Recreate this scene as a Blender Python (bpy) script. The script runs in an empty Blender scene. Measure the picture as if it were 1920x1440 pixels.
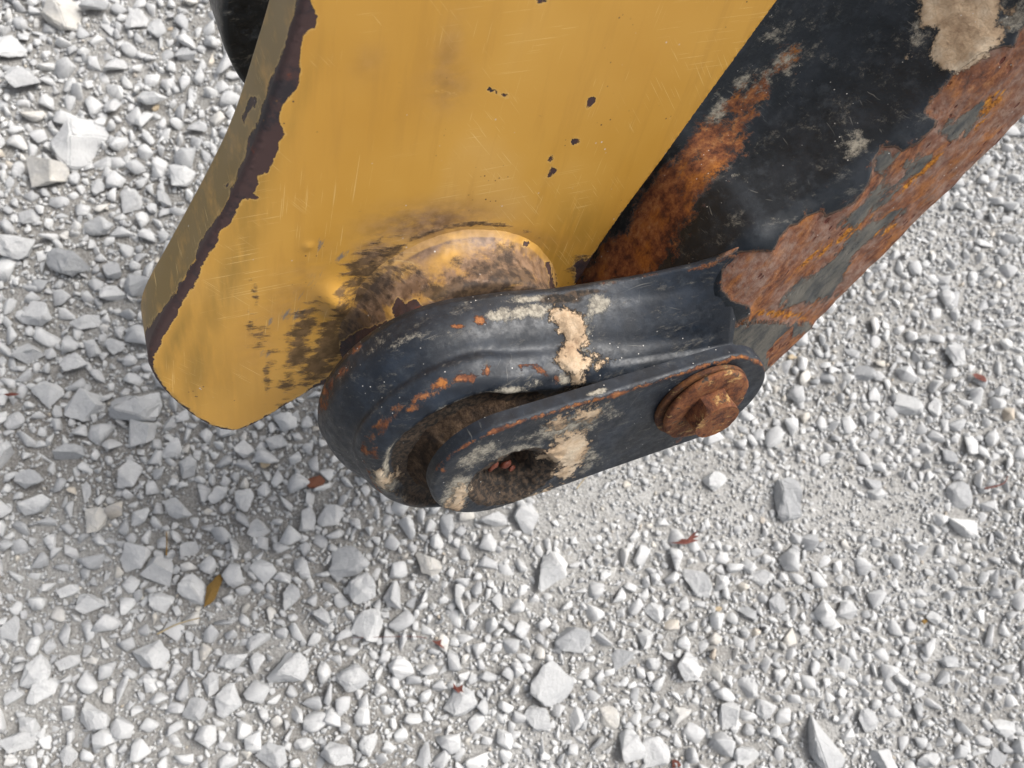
import bpy, bmesh, math, random
import numpy as np
from mathutils import Vector, Matrix, noise
from mathutils.geometry import delaunay_2d_cdt, convex_hull_2d

random.seed(7); rng = np.random.default_rng(11)
S = bpy.context.scene
COL = S.collection
R = math.radians

# ------------------------------------------------------------------ camera
FPX = 1507.0                       # focal length in pixels of a 1920 px wide picture
TILT, AZ, HGT = 15.0, -22.0, 0.90  # camera tilt from straight down, its direction, height above ground
cam_rot = (Matrix.Rotation(R(AZ), 3, 'Z') @ Matrix.Rotation(R(TILT), 3, 'X') @ Matrix.Rotation(R(-AZ), 3, 'Z'))
cam_loc = Vector((0, 0, HGT))
cam = bpy.data.cameras.new('camera'); cam_o = bpy.data.objects.new('camera', cam); COL.objects.link(cam_o)
cam.sensor_width = 36; cam.lens = 36 * FPX / 1920
cam.clip_start = .02; cam.clip_end = 200
cam_o.matrix_world = Matrix.Translation(cam_loc) @ cam_rot.to_4x4()
cam.dof.use_dof = True; cam.dof.focus_distance = .50; cam.dof.aperture_fstop = 10.0
S.camera = cam_o

# ------------------------------------------------------------------ light
SUN_EL, SUN_AZ = 50.0, 22.0         # azimuth measured from +X towards +Y
w = bpy.data.worlds.new('World'); S.world = w; w.use_nodes = True
nt = w.node_tree; bg = nt.nodes['Background']
sky = nt.nodes.new('ShaderNodeTexSky'); sky.sky_type = 'NISHITA'; sky.sun_disc = False
sky.sun_elevation = R(SUN_EL); sky.sun_rotation = R(90 - SUN_AZ); sky.air_density = 1.0; sky.dust_density = 5.0; sky.ozone_density = 1.0
hs = nt.nodes.new('ShaderNodeHueSaturation'); hs.inputs['Saturation'].default_value = .35
nt.links.new(sky.outputs[0], hs.inputs['Color']); nt.links.new(hs.outputs[0], bg.inputs[0])
bg.inputs[1].default_value = .095
sl = bpy.data.lights.new('sun', 'SUN'); sl.energy = 2.0; sl.angle = R(32); sl.color = (1, .97, .93)
so = bpy.data.objects.new('sun', sl); COL.objects.link(so)
sd = Vector((math.cos(R(SUN_EL)) * math.cos(R(SUN_AZ)), math.cos(R(SUN_EL)) * math.sin(R(SUN_AZ)), math.sin(R(SUN_EL))))
so.rotation_euler = sd.to_track_quat('Z', 'Y').to_euler()
S.view_settings.view_transform = 'Standard'; S.view_settings.look = 'None'
S.view_settings.exposure = 0.72; S.view_settings.gamma = 1
S.cycles.max_bounces = 6

# ------------------------------------------------------------------ machine frame (X, Y in the plane of the link, Z along the pin)
_az, _t = R(64), R(56)
n_c = np.array([math.cos(_az) * math.sin(_t), -math.sin(_az) * math.sin(_t), math.cos(_t)])
e1_c = np.array([math.sin(_az), math.cos(_az), 0.]); e2_c = np.cross(n_c, e1_c)
O_c = np.array([(952 - 960) / FPX, -(893 - 720) / FPX, -1]) * .5
Mc = Matrix(((e1_c[0], e2_c[0], n_c[0]), (e1_c[1], e2_c[1], n_c[1]), (e1_c[2], e2_c[2], n_c[2])))
MACH = Matrix.Translation(cam_loc) @ cam_rot.to_4x4() @ Matrix.Translation(Vector(O_c)) @ Mc.to_4x4()

def P(px, py, Z):                    # a measured point, put at its depth Z (metres) in the machine's own frame
    r = np.array([(px - 960) / FPX, -(py - 720) / FPX, -1.]); d = (n_c @ O_c + Z) / (n_c @ r); q = r * d - O_c
    return np.array([q @ e1_c, q @ e2_c])
def trace(V):                        # survey coordinates in which the worn patches were measured
    V = np.asarray(V); p = O_c + V[:, :1] * e1_c + V[:, 1:2] * e2_c + V[:, 2:3] * n_c
    return np.stack([960 + FPX * p[:, 0] / -p[:, 2], 720 - FPX * p[:, 1] / -p[:, 2]], 1)
def ground_pt(px, py, z=0.):         # a measured point on the ground
    r = cam_rot @ Vector(((px - 960) / FPX, -(py - 720) / FPX, -1.)); t = (z - cam_loc.z) / r.z
    return cam_loc + r * t, t

# ------------------------------------------------------------------ helpers
def smooth(a, b, x):
    t = np.clip((x - a) / (b - a), 0, 1); return t * t * (3 - 2 * t)
def seg_dist(p, poly, closed=True):
    p = np.asarray(p); poly = np.asarray(poly, float); n = len(poly); best = np.full(len(p), 1e9)
    for i in range(n if closed else n - 1):
        a, b = poly[i], poly[(i + 1) % n]; ab = b - a; L = ab @ ab + 1e-12
        t = np.clip(((p - a) @ ab) / L, 0, 1); d = p - (a + t[:, None] * ab); best = np.minimum(best, np.hypot(d[:, 0], d[:, 1]))
    return best
def inside(p, poly):
    p = np.asarray(p); poly = np.asarray(poly, float); c = np.zeros(len(p), bool); n = len(poly); j = n - 1
    for i in range(n):
        xi, yi = poly[i]; xj, yj = poly[j]
        m = ((yi > p[:, 1]) != (yj > p[:, 1])) & (p[:, 0] < (xj - xi) * (p[:, 1] - yi) / ((yj - yi) or 1e-12) + xi)
        c ^= m; j = i
    return c
def sdf(p, poly): d = seg_dist(p, poly); return np.where(inside(p, poly), d, -d)
def sdf_many(p, polys):
    o = np.full(len(p), -80.)
    for q in polys: o = np.maximum(o, sdf(p, q))
    return np.clip(o, -80, 80)
def lines(p, ls):                    # each line: (half width, [points])
    o = np.full(len(p), -80.)
    for hw, q in ls: o = np.maximum(o, hw - seg_dist(p, q, False))
    return o
def blobs(p, bs):                    # (x, y, rx, ry, angle deg, strength)
    o = np.zeros(len(p))
    for x, y, rx, ry, a, s in bs:
        c, sn = math.cos(R(a)), math.sin(R(a)); dx, dy = p[:, 0] - x, p[:, 1] - y
        u = (dx * c + dy * sn) / rx; v = (-dx * sn + dy * c) / ry; o = np.maximum(o, s * np.exp(-(u * u + v * v)))
    return o
def resample(pts, step, closed=False):
    pts = np.asarray(pts, float)
    if closed: pts = np.vstack([pts, pts[:1]])
    L = np.r_[0, np.cumsum(np.linalg.norm(np.diff(pts, axis=0), axis=1))]; n = max(3, int(round(L[-1] / step)))
    t = np.linspace(0, L[-1], n + 1)
    o = np.stack([np.interp(t, L, pts[:, k]) for k in range(pts.shape[1])], 1)
    return o[:-1] if closed else o
def chaikin(pts, it=2, closed=False):
    pts = np.asarray(pts, float)
    for _ in range(it):
        a = pts; b = np.roll(pts, -1, 0) if closed else None
        if closed: q = .75 * a + .25 * b; r = .25 * a + .75 * b; pts = np.stack([q, r], 1).reshape(-1, pts.shape[1])
        else:
            q = .75 * a[:-1] + .25 * a[1:]; r = .25 * a[:-1] + .75 * a[1:]
            pts = np.vstack([a[:1], np.stack([q, r], 1).reshape(-1, pts.shape[1]), a[-1:]])
    return pts
def nz(V, s, seed=0.):
    return np.array([noise.fractal(Vector((v[0] * s + seed, v[1] * s, v[2] * s)), 1., 2., 4) for v in V])

def link(name, me, mat=None, parent=None, label=None, cat=None, group=None, kind=None, smooth_=True):
    o = bpy.data.objects.new(name, me); COL.objects.link(o)
    if mat and not me.materials: me.materials.append(mat)
    if parent: o.parent = parent
    if smooth_: me.polygons.foreach_set('use_smooth', [True] * len(me.polygons))
    for k, v in (('label', label), ('category', cat), ('group', group), ('kind', kind)):
        if v: o[k] = v
    return o
def mesh(name, V, F, attrs=None):
    me = bpy.data.meshes.new(name); me.from_pydata([tuple(v) for v in V], [], [tuple(f) for f in F]); me.update()
    for k, a in (attrs or {}).items():
        at = me.attributes.new(k, 'FLOAT', 'POINT'); at.data.foreach_set('value', np.asarray(a, np.float32))
    return me
def fix_normals(me):
    bm = bmesh.new(); bm.from_mesh(me); bmesh.ops.recalc_face_normals(bm, faces=bm.faces); bm.to_mesh(me); bm.free()
def grid_faces(nr, nc, closed):
    F = []
    for i in range(nr - 1):
        for j in range(nc if closed else nc - 1):
            k = (j + 1) % nc; F.append((i * nc + j, i * nc + k, (i + 1) * nc + k, (i + 1) * nc + j))
    return F
def root(name, label, cat, mat=MACH, group=None):
    o = bpy.data.objects.new(name, None); COL.objects.link(o); o.empty_display_size = .05
    o.matrix_world = mat; o['label'] = label; o['category'] = cat
    if group: o['group'] = group
    return o

def slab(out, zf, back, zb, sp, fr, hf=None, fine=None, K=9, cap=True):
    """plate with outline `out` (front) and `back` outline (same count), filleted front edge, height function"""
    n = len(out); lo, hi = out.min(0), out.max(0)
    def cand(s, lo_, hi_):
        xs = np.arange(lo_[0], hi_[0], s); ys = np.arange(lo_[1], hi_[1], s)
        g = np.stack(np.meshgrid(xs, ys), -1).reshape(-1, 2); return g + rng.uniform(-.22, .22, g.shape) * s
    g = cand(sp, lo, hi); d = seg_dist(g, out); ins = inside(g, out)
    g1 = g[ins & (d > fr * 1.25 + sp * .2)]
    f = cand(fr / 3, lo, hi); f = f[inside(f, out)]; d = seg_dist(f, out); f = f[(d > fr * .15) & (d < fr * 1.25)]
    pts = [out, g1, f]
    if fine:
        c, rr, s = fine; q = cand(s, np.array(c) - rr, np.array(c) + rr); q = q[np.hypot(*(q - c).T) < rr]; pts.append(q)
        pts[1] = g1[np.hypot(*(g1 - c).T) > rr]
    pts = np.vstack(pts)
    r = delaunay_2d_cdt([Vector(p) for p in pts], [(i, (i + 1) % n) for i in range(n)], [], 1, 1e-7)
    V2 = np.array([tuple(v) for v in r[0]]); F = [tuple(f) for f in r[2]]
    d = seg_dist(V2, out)
    z = zf - fr + np.sqrt(np.maximum(fr ** 2 - np.maximum(fr - d, 0) ** 2, 0))
    if hf is not None: z = z + hf(V2) * smooth(0, fr * 1.5, d)
    V = np.c_[V2, z]
    # side: match outline vertices
    idx = [int(np.argmin(np.hypot(*(V2 - p).T))) for p in out]
    base = len(V); rows = [idx]
    add = []
    for k in range(1, K + 1):
        t = k / K; p = out * (1 - t) + back * t; zz = (zf - fr) * (1 - t) + zb * t
        rows.append([base + len(add) + i for i in range(n)]); add += [(p[i][0], p[i][1], zz) for i in range(n)]
    V = np.vstack([V, np.array(add)])
    for a, b in zip(rows[:-1], rows[1:]):
        for i in range(n):
            j = (i + 1) % n; F.append((a[i], b[i], b[j], a[j]))
    if cap: F.append(tuple(rows[-1]))
    return V, F

# ------------------------------------------------------------------ material graph helper
class G:
    def __init__(s, name):
        s.m = bpy.data.materials.new(name); s.m.use_nodes = True; s.t = s.m.node_tree; s.b = s.t.nodes['Principled BSDF']
        s.co = s.t.nodes.new('ShaderNodeTexCoord').outputs['Object']
    def n(s, t): return s.t.nodes.new(t)
    def put(s, sock, v):
        if isinstance(v, (int, float)): sock.default_value = v
        elif isinstance(v, tuple): sock.default_value = (*v, 1) if len(v) == 3 and sock.type == 'RGBA' else v
        else: s.t.links.new(v, sock)
    def noise(s, sc, det=5, ro=.6, vec=None, dist=0.):
        q = s.n('ShaderNodeTexNoise'); q.inputs['Scale'].default_value = sc; q.inputs['Detail'].default_value = det
        q.inputs['Roughness'].default_value = ro; q.inputs['Distortion'].default_value = dist; s.t.links.new(vec or s.co, q.inputs['Vector']); return q.outputs['Fac']
    def vor(s, sc, feat='F1', vec=None, rnd=1., out='Distance'):
        q = s.n('ShaderNodeTexVoronoi'); q.feature = feat; q.inputs['Scale'].default_value = sc; q.inputs['Randomness'].default_value = rnd
        s.t.links.new(vec or s.co, q.inputs['Vector']); return q.outputs[out]
    def vec(s, rot=(0, 0, 0), sc=(1, 1, 1)):
        q = s.n('ShaderNodeMapping'); q.inputs['Rotation'].default_value = [R(a) for a in rot]; 
        q2 = s.n('ShaderNodeMapping'); q2.inputs['Scale'].default_value = sc
        s.t.links.new(s.co, q.inputs['Vector']); s.t.links.new(q.outputs[0], q2.inputs['Vector']); return q2.outputs[0]
    def ma(s, op, a, b=0., c=0.):
        q = s.n('ShaderNodeMath'); q.operation = op; s.put(q.inputs[0], a); s.put(q.inputs[1], b); s.put(q.inputs[2], c); return q.outputs[0]
    def step(s, x, a, b, o0=0., o1=1.):
        q = s.n('ShaderNodeMapRange'); q.interpolation_type = 'SMOOTHSTEP'; s.put(q.inputs[0], x)
        for k, v in zip((1, 2, 3, 4), (a, b, o0, o1)): q.inputs[k].default_value = v
        return q.outputs[0]
    def attr(s, nm):
        q = s.n('ShaderNodeAttribute'); q.attribute_name = nm; return q.outputs['Fac']
    def mix(s, f, a, b, op='MIX'):
        q = s.n('ShaderNodeMix'); q.data_type = 'RGBA'; q.blend_type = op; s.put(q.inputs[0], f); s.put(q.inputs[6], a); s.put(q.inputs[7], b); return q.outputs[2]
    def ramp(s, f, stops):
        q = s.n('ShaderNodeValToRGB'); e = q.color_ramp.elements
        while len(e) < len(stops): e.new(.5)
        for k, (p, c) in enumerate(stops): e[k].position = p; e[k].color = (*c, 1)
        s.put(q.inputs[0], f); return q.outputs[0]
    def lerp(s, f, a, b): return s.ma('ADD', s.ma('MULTIPLY', s.ma('SUBTRACT', 1., f), a), s.ma('MULTIPLY', f, b))
    def mask(s, at, amp, sc, soft=1.5, det=8, off=0., vec=None):
        """signed distance attribute, its border broken up by noise"""
        nn = s.ma('ADD', s.ma('SUBTRACT', s.noise(sc, det, .65, vec), .5), s.ma('MULTIPLY', s.ma('SUBTRACT', s.noise(sc * 4.5, 6, .75), .5), .45))
        v = s.ma('ADD', s.attr(at) if isinstance(at, str) else at, s.ma('MULTIPLY', nn, amp)); return s.step(s.ma('ADD', v, off), -soft, soft)
    def done(s, col, rough, height=None, dist=.001, spec=.5, metal=0., strength=1.):
        s.put(s.b.inputs['Base Color'], col); s.put(s.b.inputs['Roughness'], rough); s.put(s.b.inputs['Metallic'], metal)
        s.b.inputs['Specular IOR Level'].default_value = spec
        if height is not None:
            q = s.n('ShaderNodeBump'); q.inputs['Distance'].default_value = dist; q.inputs['Strength'].default_value = strength
            s.put(q.inputs['Height'], height); s.t.links.new(q.outputs[0], s.b.inputs['Normal'])
        return s.m

def rust_col(g, along=None):
    v = along or g.co
    a = g.noise(120, 9, .75, v); b = g.noise(560, 6, .75); c = g.noise(35, 4, .6, v)
    col = g.ramp(a, [(.30, (.030, .013, .010)), (.42, (.095, .032, .016)), (.51, (.21, .072, .028)), (.60, (.33, .135, .048)), (.72, (.46, .26, .12))])
    col = g.mix(g.step(c, .5, .66), col, g.ramp(b, [(.3, (.20, .055, .012)), (.6, (.42, .16, .030))]))
    col = g.mix(g.step(b, .62, .75, 0, .8), col, (.05, .02, .014))
    h = g.ma('ADD', g.ma('MULTIPLY', a, .6), g.ma('MULTIPLY', b, .5))
    return col, h

# ------------------------------------------------------------------ materials
def yellow_mat():
    g = G('yellow paint'); w = g.noise(9, 3, .55); f = g.noise(160, 5, .6)
    st = g.noise(7, 6, .65, g.vec((0, 0, -62), (1, 9, 1)))        # smears rubbed along the arm
    col = g.ramp(w, [(.3, (.545, .280, .042)), (.55, (.60, .325, .060)), (.75, (.64, .375, .105))])
    col = g.mix(g.step(st, .50, .68, 0, .32), col, (.44, .225, .040))
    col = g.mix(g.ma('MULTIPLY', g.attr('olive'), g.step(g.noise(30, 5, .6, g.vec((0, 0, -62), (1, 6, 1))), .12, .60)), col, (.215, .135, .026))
    # handling scratches
    for rot, sc, seed in ((20, 26, 0), (-58, 22, 3), (75, 30, 5)):
        v = g.vec((0, 0, rot), (1, 55, 1)); s1 = g.noise(sc, 2, .5, v); gate = g.step(g.noise(18, 3, .6, g.vec((seed * 9, 0, 0))), .52, .62)
        col = g.mix(g.ma('MULTIPLY', g.ma('MULTIPLY', g.step(s1, .655, .69), gate), .6), col, (.78, .55, .22))
    # dust film, soot and painted junction shade round the boss
    dn = g.noise(38, 7, .7, g.vec((0, 0, 25), (1, 2.2, 1)))
    col = g.mix(g.ma('MULTIPLY', g.attr('dust'), g.step(dn, .22, .60)), col, g.mix(g.step(f, .35, .65), (.145, .085, .050), (.27, .17, .105)))
    sm = g.noise(55, 7, .7, g.vec((0, 0, -40), (1, 4, 1)))
    sv = g.ma('SUBTRACT', g.ma('ADD', g.attr('smear'), g.ma('MULTIPLY', sm, 1.0)), 1.0)
    col = g.mix(g.step(sv, -.02, .16, 0, .85), col, (.155, .155, .15))
    gn = g.noise(60, 8, .72, g.vec((0, 0, 30), (1, 2.6, 1)))
    gv = g.ma('ADD', g.attr('grime_shade'), g.ma('MULTIPLY', g.ma('SUBTRACT', gn, .5), 2.0))
    gv = g.ma('ADD', gv, g.ma('MULTIPLY', g.ma('SUBTRACT', g.noise(210, 6, .75), .5), .5)); gr = g.step(gv, .34, .68, 0, .86)
    col = g.mix(gr, col, g.mix(g.step(f, .4, .62), (.030, .021, .016), (.115, .072, .042)))
    # chipped edges down to brown primer and steel
    we = g.mask('wear', 20, 110, .7); rim = g.mask('wear', 20, 110, .9, off=2.4)
    fl = g.mask('wear', 9, 300, .6, off=-6)
    col = g.mix(g.ma('MULTIPLY', g.ma('SUBTRACT', rim, we), .30), col, (.70, .46, .16))
    prim = g.mix(g.step(g.noise(45, 6, .7), .5, .62), (.062, .034, .032), (.028, .022, .026))
    prim = g.mix(g.step(g.noise(70, 5, .6), .62, .72), prim, (.15, .04, .02))
    col = g.mix(we, col, prim)
    # tiny splashes and pin holes
    pt = g.vor(230); c2 = g.noise(23, 2); sp = g.ma('MULTIPLY', g.step(pt, .10, .16, 1, 0), g.step(c2, .60, .66))
    col = g.mix(sp, col, (.13, .07, .03))
    spk = g.ma('MULTIPLY', g.step(g.vor(150), .06, .11, 1, 0), g.step(g.noise(31, 3, .6), .56, .64))
    col = g.mix(g.ma('MULTIPLY', spk, .8), col, (.62, .60, .56))
    ru = g.lerp(gr, g.lerp(we, g.step(w, .3, .7, .36, .52), .62), .75)
    h = g.ma('SUBTRACT', g.ma('ADD', g.ma('MULTIPLY', g.noise(140, 4), .02), g.ma('MULTIPLY', g.noise(26, 3), .03)), g.ma('MULTIPLY', we, .9))
    h = g.ma('ADD', h, g.ma('MULTIPLY', g.ma('MULTIPLY', gr, g.noise(170, 7, .75)), .9))
    return g.done(col, ru, h, .0007, .45)

def black_mat(name='black paint', base=(.009, .0125, .019), blue=(.020, .029, .044), spec=.5, k=1.):
    g = G(name); a = g.noise(42, 7, .68); f = g.noise(330, 5, .65); b = g.noise(12, 4, .55)
    col = g.mix(g.step(a, .42, .66, 0, .75), base, blue)
    col = g.mix(g.step(g.noise(95, 6, .7), .52, .70, 0, .5 * k), col, (.046, .054, .064))
    # chalk dust rubbed into the paint
    pn = g.noise(88, 10, .82); pv = g.ma('ADD', g.attr('pale'), g.ma('MULTIPLY', g.ma('SUBTRACT', pn, .5), 2.1))
    sc1 = g.step(g.noise(48, 10, .85, g.vec((0, 0, 12), (.6, 2.4, 1.4))), .54, .70, 0, .42 * k)
    pale = g.ma('MAXIMUM', g.step(pv, .44, .78, 0, .85), sc1)
    col = g.mix(pale, col, g.mix(g.step(f, .35, .62), (.20, .18, .145), (.46, .42, .34)))
    # scratches
    for rot, sc, seed in ((34, 24, 1), (-50, 20, 4), (8, 30, 6)):
        v = g.vec((0, 0, rot), (.55, 55, 2.5)); s1 = g.noise(sc, 2, .5, v); gate = g.step(g.noise(19, 3, .6, g.vec((seed * 9, 0, 0))), .54, .62)
        col = g.mix(g.ma('MULTIPLY', g.ma('MULTIPLY', g.step(s1, .69, .73), gate), .35), col, (.30, .29, .26))
    # oily soot, plus depth shading painted into the keeper recess
    so_ = g.ma('ADD', g.attr('soot'), g.ma('MULTIPLY', g.ma('SUBTRACT', g.noise(50, 7, .7), .5), 1.3))
    soot = g.step(so_, .40, .70, 0, .95)
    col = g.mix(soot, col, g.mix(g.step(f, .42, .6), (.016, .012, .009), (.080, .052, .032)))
    # thin rust stain
    sr = g.ma('ADD', g.attr('stain'), g.ma('MULTIPLY', g.ma('SUBTRACT', g.noise(105, 9, .8), .5), 2.1))
    rc, rh = rust_col(g)
    st = g.step(sr, .36, .66)
    col = g.mix(st, col, rc)
    # flaked area
    vs = g.vec((0, 0, -38), (1, 2.6, 1.6)); rm = g.mask('rust', 17, 95, .8)
    rc2, rh2 = rust_col(g, vs)
    greyn = g.noise(26, 5, .6, vs); g2 = g.noise(210, 4, .65)
    rc2 = g.mix(g.step(greyn, .40, .58, .18, .86), rc2, g.mix(g.step(g2, .35, .65), (.17, .080, .055), (.27, .185, .145)))
    pits = g.step(g.ma('ADD', g.vor(105, vec=vs), g.ma('MULTIPLY', g.noise(45, 4), .62)), .47, .57, 1, 0)
    pits = g.ma('MULTIPLY', pits, g.step(g.noise(30, 4, .6, g.vec((9, 0, 0))), .42, .60))
    rc2 = g.mix(g.ma('MULTIPLY', pits, .9), rc2, (.085, .016, .010))
    org = g.ma('ADD', g.attr('orange'), g.ma('MULTIPLY', g.ma('SUBTRACT', g.noise(85, 7, .7, vs), .5), 1.8))
    org = g.step(org, .42, .60)
    rc2 = g.mix(org, rc2, g.ramp(g.noise(360, 5, .7), [(.35, (.05, .018, .006)), (.5, (.36, .13, .012)), (.65, (.62, .27, .03))]))
    steel = g.mask('steel', 60, 55, 3.5, vec=vs)
    sc_ = g.mix(g.step(g.noise(40, 6, .65, vs), .35, .62), (.060, .064, .066), (.145, .135, .115))
    rc2 = g.mix(steel, rc2, sc_)
    col = g.mix(rm, col, rc2)
    rim = g.ma('MULTIPLY', g.ma('SUBTRACT', 1., rm), g.mask('rust', 17, 95, .8, off=2.6))
    col = g.mix(g.ma('MULTIPLY', rim, .45), col, (.22, .13, .08))
    # dried mud
    mn = g.step(g.ma('ADD', g.attr('mud'), g.ma('ADD', g.ma('MULTIPLY', g.ma('SUBTRACT', g.noise(55, 8, .7), .5), 72.), g.ma('MULTIPLY', g.ma('SUBTRACT', g.noise(260, 6, .75), .5), 56.))), -3., 5.); mc = g.noise(34, 6, .7)
    mcol = g.ramp(mc, [(.32, (.25, .155, .09)), (.5, (.55, .40, .26)), (.68, (.70, .58, .43))])
    crk = g.step(g.vor(120, 'DISTANCE_TO_EDGE'), .0, .07, .55, 1.)
    col = g.mix(mn, col, g.mix(.25, mcol, g.mix(1., mcol, crk, 'MULTIPLY')))
    spk = g.ma('MULTIPLY', g.step(g.vor(210), .06, .11, 1, 0), g.step(g.noise(31, 3, .6), .50, .60))
    col = g.mix(g.ma('MULTIPLY', spk, .8), col, (.62, .60, .56))
    ru = g.lerp(g.ma('MAXIMUM', g.ma('MAXIMUM', rm, mn), g.ma('MAXIMUM', st, soot)), g.lerp(pale, g.step(g.noise(150, 6, .75), .3, .7, .36, .64), .80), .86)
    h = g.ma('ADD', g.ma('MULTIPLY', g.noise(150, 7, .75), .24), g.ma('MULTIPLY', g.noise(30, 3), .22))
    h = g.ma('ADD', h, g.ma('MULTIPLY', pale, .12)); h = g.ma('ADD', h, g.ma('MULTIPLY', st, g.ma('MULTIPLY', rh, .5)))
    h = g.ma('ADD', h, g.ma('MULTIPLY', rm, g.ma('SUBTRACT', g.ma('MULTIPLY', rh2, .9), 1.7)))
    h = g.ma('SUBTRACT', h, g.ma('MULTIPLY', rm, g.ma('MULTIPLY', pits, .7)))
    h = g.ma('ADD', h, g.ma('MULTIPLY', rm, g.ma('MULTIPLY', steel, .7)))
    h = g.ma('ADD', h, g.ma('MULTIPLY', mn, g.ma('ADD', .7, g.ma('MULTIPLY', g.noise(200, 6, .75), 1.2))))
    return g.done(col, ru, h, .0011, spec)

def rusty_mat(name, seed=0, dark=0., bd=.0012):
    g = G(name); co = g.vec((seed * 13, seed * 7, 0)); col, h = rust_col(g, co)
    y = g.noise(70, 7, .75, g.vec((seed * 5, 0, 20), (1, 3, 1)))
    col = g.mix(g.step(y, .56, .64), col, (.55, .34, .13))
    col = g.mix(g.step(g.noise(120, 6, .7, co), .56, .66), col, (.040, .036, .032))
    col = g.mix(dark, col, (.03, .018, .012))
    return g.done(col, .8, g.ma('ADD', h, g.ma('MULTIPLY', y, .6)), bd, .35)

def mud_mat():
    g = G('dried mud'); a = g.noise(90, 8, .75); f = g.noise(380, 5, .7)
    col = g.ramp(a, [(.32, (.010, .008, .007)), (.46, (.042, .027, .018)), (.58, (.115, .073, .045)), (.72, (.24, .17, .115))])
    col = g.mix(g.step(g.noise(30, 4), .5, .62, 0, .7), col, (.028, .024, .024))
    return g.done(col, .9, g.ma('ADD', a, g.ma('MULTIPLY', f, .6)), .0035, .25)

def stone_mat(name, rnd):
    g = G(name); t = g.n('ShaderNodeObjectInfo').outputs['Alpha'] if rnd else g.attr('tone')
    k_ = .028 if rnd else 1.
    a = g.noise(55 * k_, 6, .65); f = g.noise(420 * k_, 6, .72)
    base = g.ramp(t, [(0, (.27, .28, .29)), (.18, (.40, .405, .41)), (.5, (.56, .56, .555)), (.88, (.67, .67, .66)), (.95, (.60, .56, .49)), (1, (.50, .41, .31))])
    col = g.mix(g.step(a, .35, .68, 0, .45), base, (.40, .405, .415))
    col = g.mix(g.step(f, .5, .75, 0, .35), col, (.78, .78, .77)); col = g.mix(g.step(g.noise(200 * k_, 6, .8), .56, .72, 0, .45), col, (.34, .33, .32))
    v = g.noise(22 * k_ * 3 if rnd else 22, 3, .5, g.vec((30, 10, 0), (1, 5, 1)), 1.2)
    col = g.mix(g.step(v, .60, .66, 0, .4), col, (.30, .30, .31))
    return g.done(col, .88, g.ma('ADD', g.ma('MULTIPLY', a, .8), g.ma('MULTIPLY', f, .45)), .0016 if not rnd else .0026, .25)

def ground_mat():
    g = G('crushed limestone fines'); a = g.noise(6, 6, .6); f = g.noise(300, 6, .75); c = g.vor(420, out='Color'); e = g.noise(900, 3, .7)
    col = g.ramp(a, [(.35, (.27, .255, .235)), (.6, (.38, .37, .35)), (.75, (.48, .47, .45))])
    col = g.mix(g.attr('dusty'), col, g.mix(g.step(g.noise(40, 6, .7), .35, .65), (.47, .46, .44), (.60, .595, .58)))
    col = g.mix(g.lerp(g.attr('dusty'), .38, .20), col, g.ramp(g.vor(520), [(.0, (.70, .70, .69)), (.5, (.36, .35, .33)), (.9, (.15, .14, .13))]))
    col = g.mix(g.step(f, .36, .62, .35, 0), col, (.17, .15, .13)); col = g.mix(g.step(f, .58, .75, 0, .5), col, (.55, .55, .54))
    return g.done(col, .95, g.ma('ADD', g.ma('MULTIPLY', f, 1.), g.ma('ADD', g.ma('MULTIPLY', g.vor(260), -.8), g.ma('MULTIPLY', e, .3))), .0022, .2)

def plain(name, c1, c2, rough=.7, sc=120):
    g = G(name); a = g.noise(sc, 6, .7); return g.done(g.mix(g.step(a, .35, .65), c1, c2), rough, a, .0006, .4)

M_Y, M_K = yellow_mat(), black_mat(); M_KB = black_mat('black paint on arm', (.008, .0115, .016), (.021, .026, .034), .38, 1.)  # M_KB is coloured darker and duller, in place of dark reflections
M_R, M_R2 = rusty_mat('rusty bolt', 0, .22, .0007), rusty_mat('dark rusty washer', 3, .55)
M_MUD = mud_mat(); M_S, M_SG, M_G = stone_mat('limestone', True), stone_mat('limestone gravel', False), ground_mat()

ZERO = ('pale', 'soot', 'stain', 'orange'); NEG = ('rust', 'steel', 'mud')
def black_attrs(V, **kw):
    t = trace(V); o = {}
    for k in ZERO: o[k] = blobs(t, kw[k]) if k in kw else np.zeros(len(t))
    for k in NEG:
        o[k] = sdf_many(t, kw[k]) if k in kw else np.full(len(t), -80.)
    for k in ('rust', 'stain'):
        if k + '_l' in kw:
            l = lines(t, kw[k + '_l'])
            o[k] = np.maximum(o[k], l) if k == 'rust' else np.maximum(o[k], smooth(-8, 4, l) * .62)
    return o

# ------------------------------------------------------------------ yellow arm
ZY = -.130
arm = root('excavator_arm', 'thick yellow painted steel arm end with chipped brown edge and round boss', 'machine arm')
left_px = [(560, 20), (530, 120), (508, 185), (487, 250), (468, 300), (450, 342), (424, 392), (398, 440), (376, 478), (352, 520), (322, 572), (300, 608), (284, 640), (277, 668), (281, 693), (300, 727), (330, 757), (360, 781), (386, 797), (414, 808), (440, 811), (466, 803), (500, 785), (560, 748), (606, 720)]
right_px = [(1075, 545), (1100, 506), (1120, 470), (1165, 405), (1250, 292), (1330, 180), (1400, 85), (1462, 0)]
top = P(560, 20, ZY); topr = P(1462, 0, ZY)
L = [P(x, y, ZY) for x, y in left_px]; Rr = [P(x, y, ZY) for x, y in right_px]
arc = [np.array([.004 + .092 * math.cos(a), -.002 + .092 * math.sin(a)]) for a in np.linspace(R(186), R(340), 16)]
dl = (L[0] - L[2]) / np.linalg.norm(L[0] - L[2]); dr = (Rr[-1] - Rr[-3]) / np.linalg.norm(Rr[-1] - Rr[-3])
out = L + arc + Rr + [Rr[-1] + dr * .10, Rr[-1] + dr * .13 + np.array([-.05, .03]), L[0] + dl * .14 + np.array([.06, .0]), L[0] + dl * .14]
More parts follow.
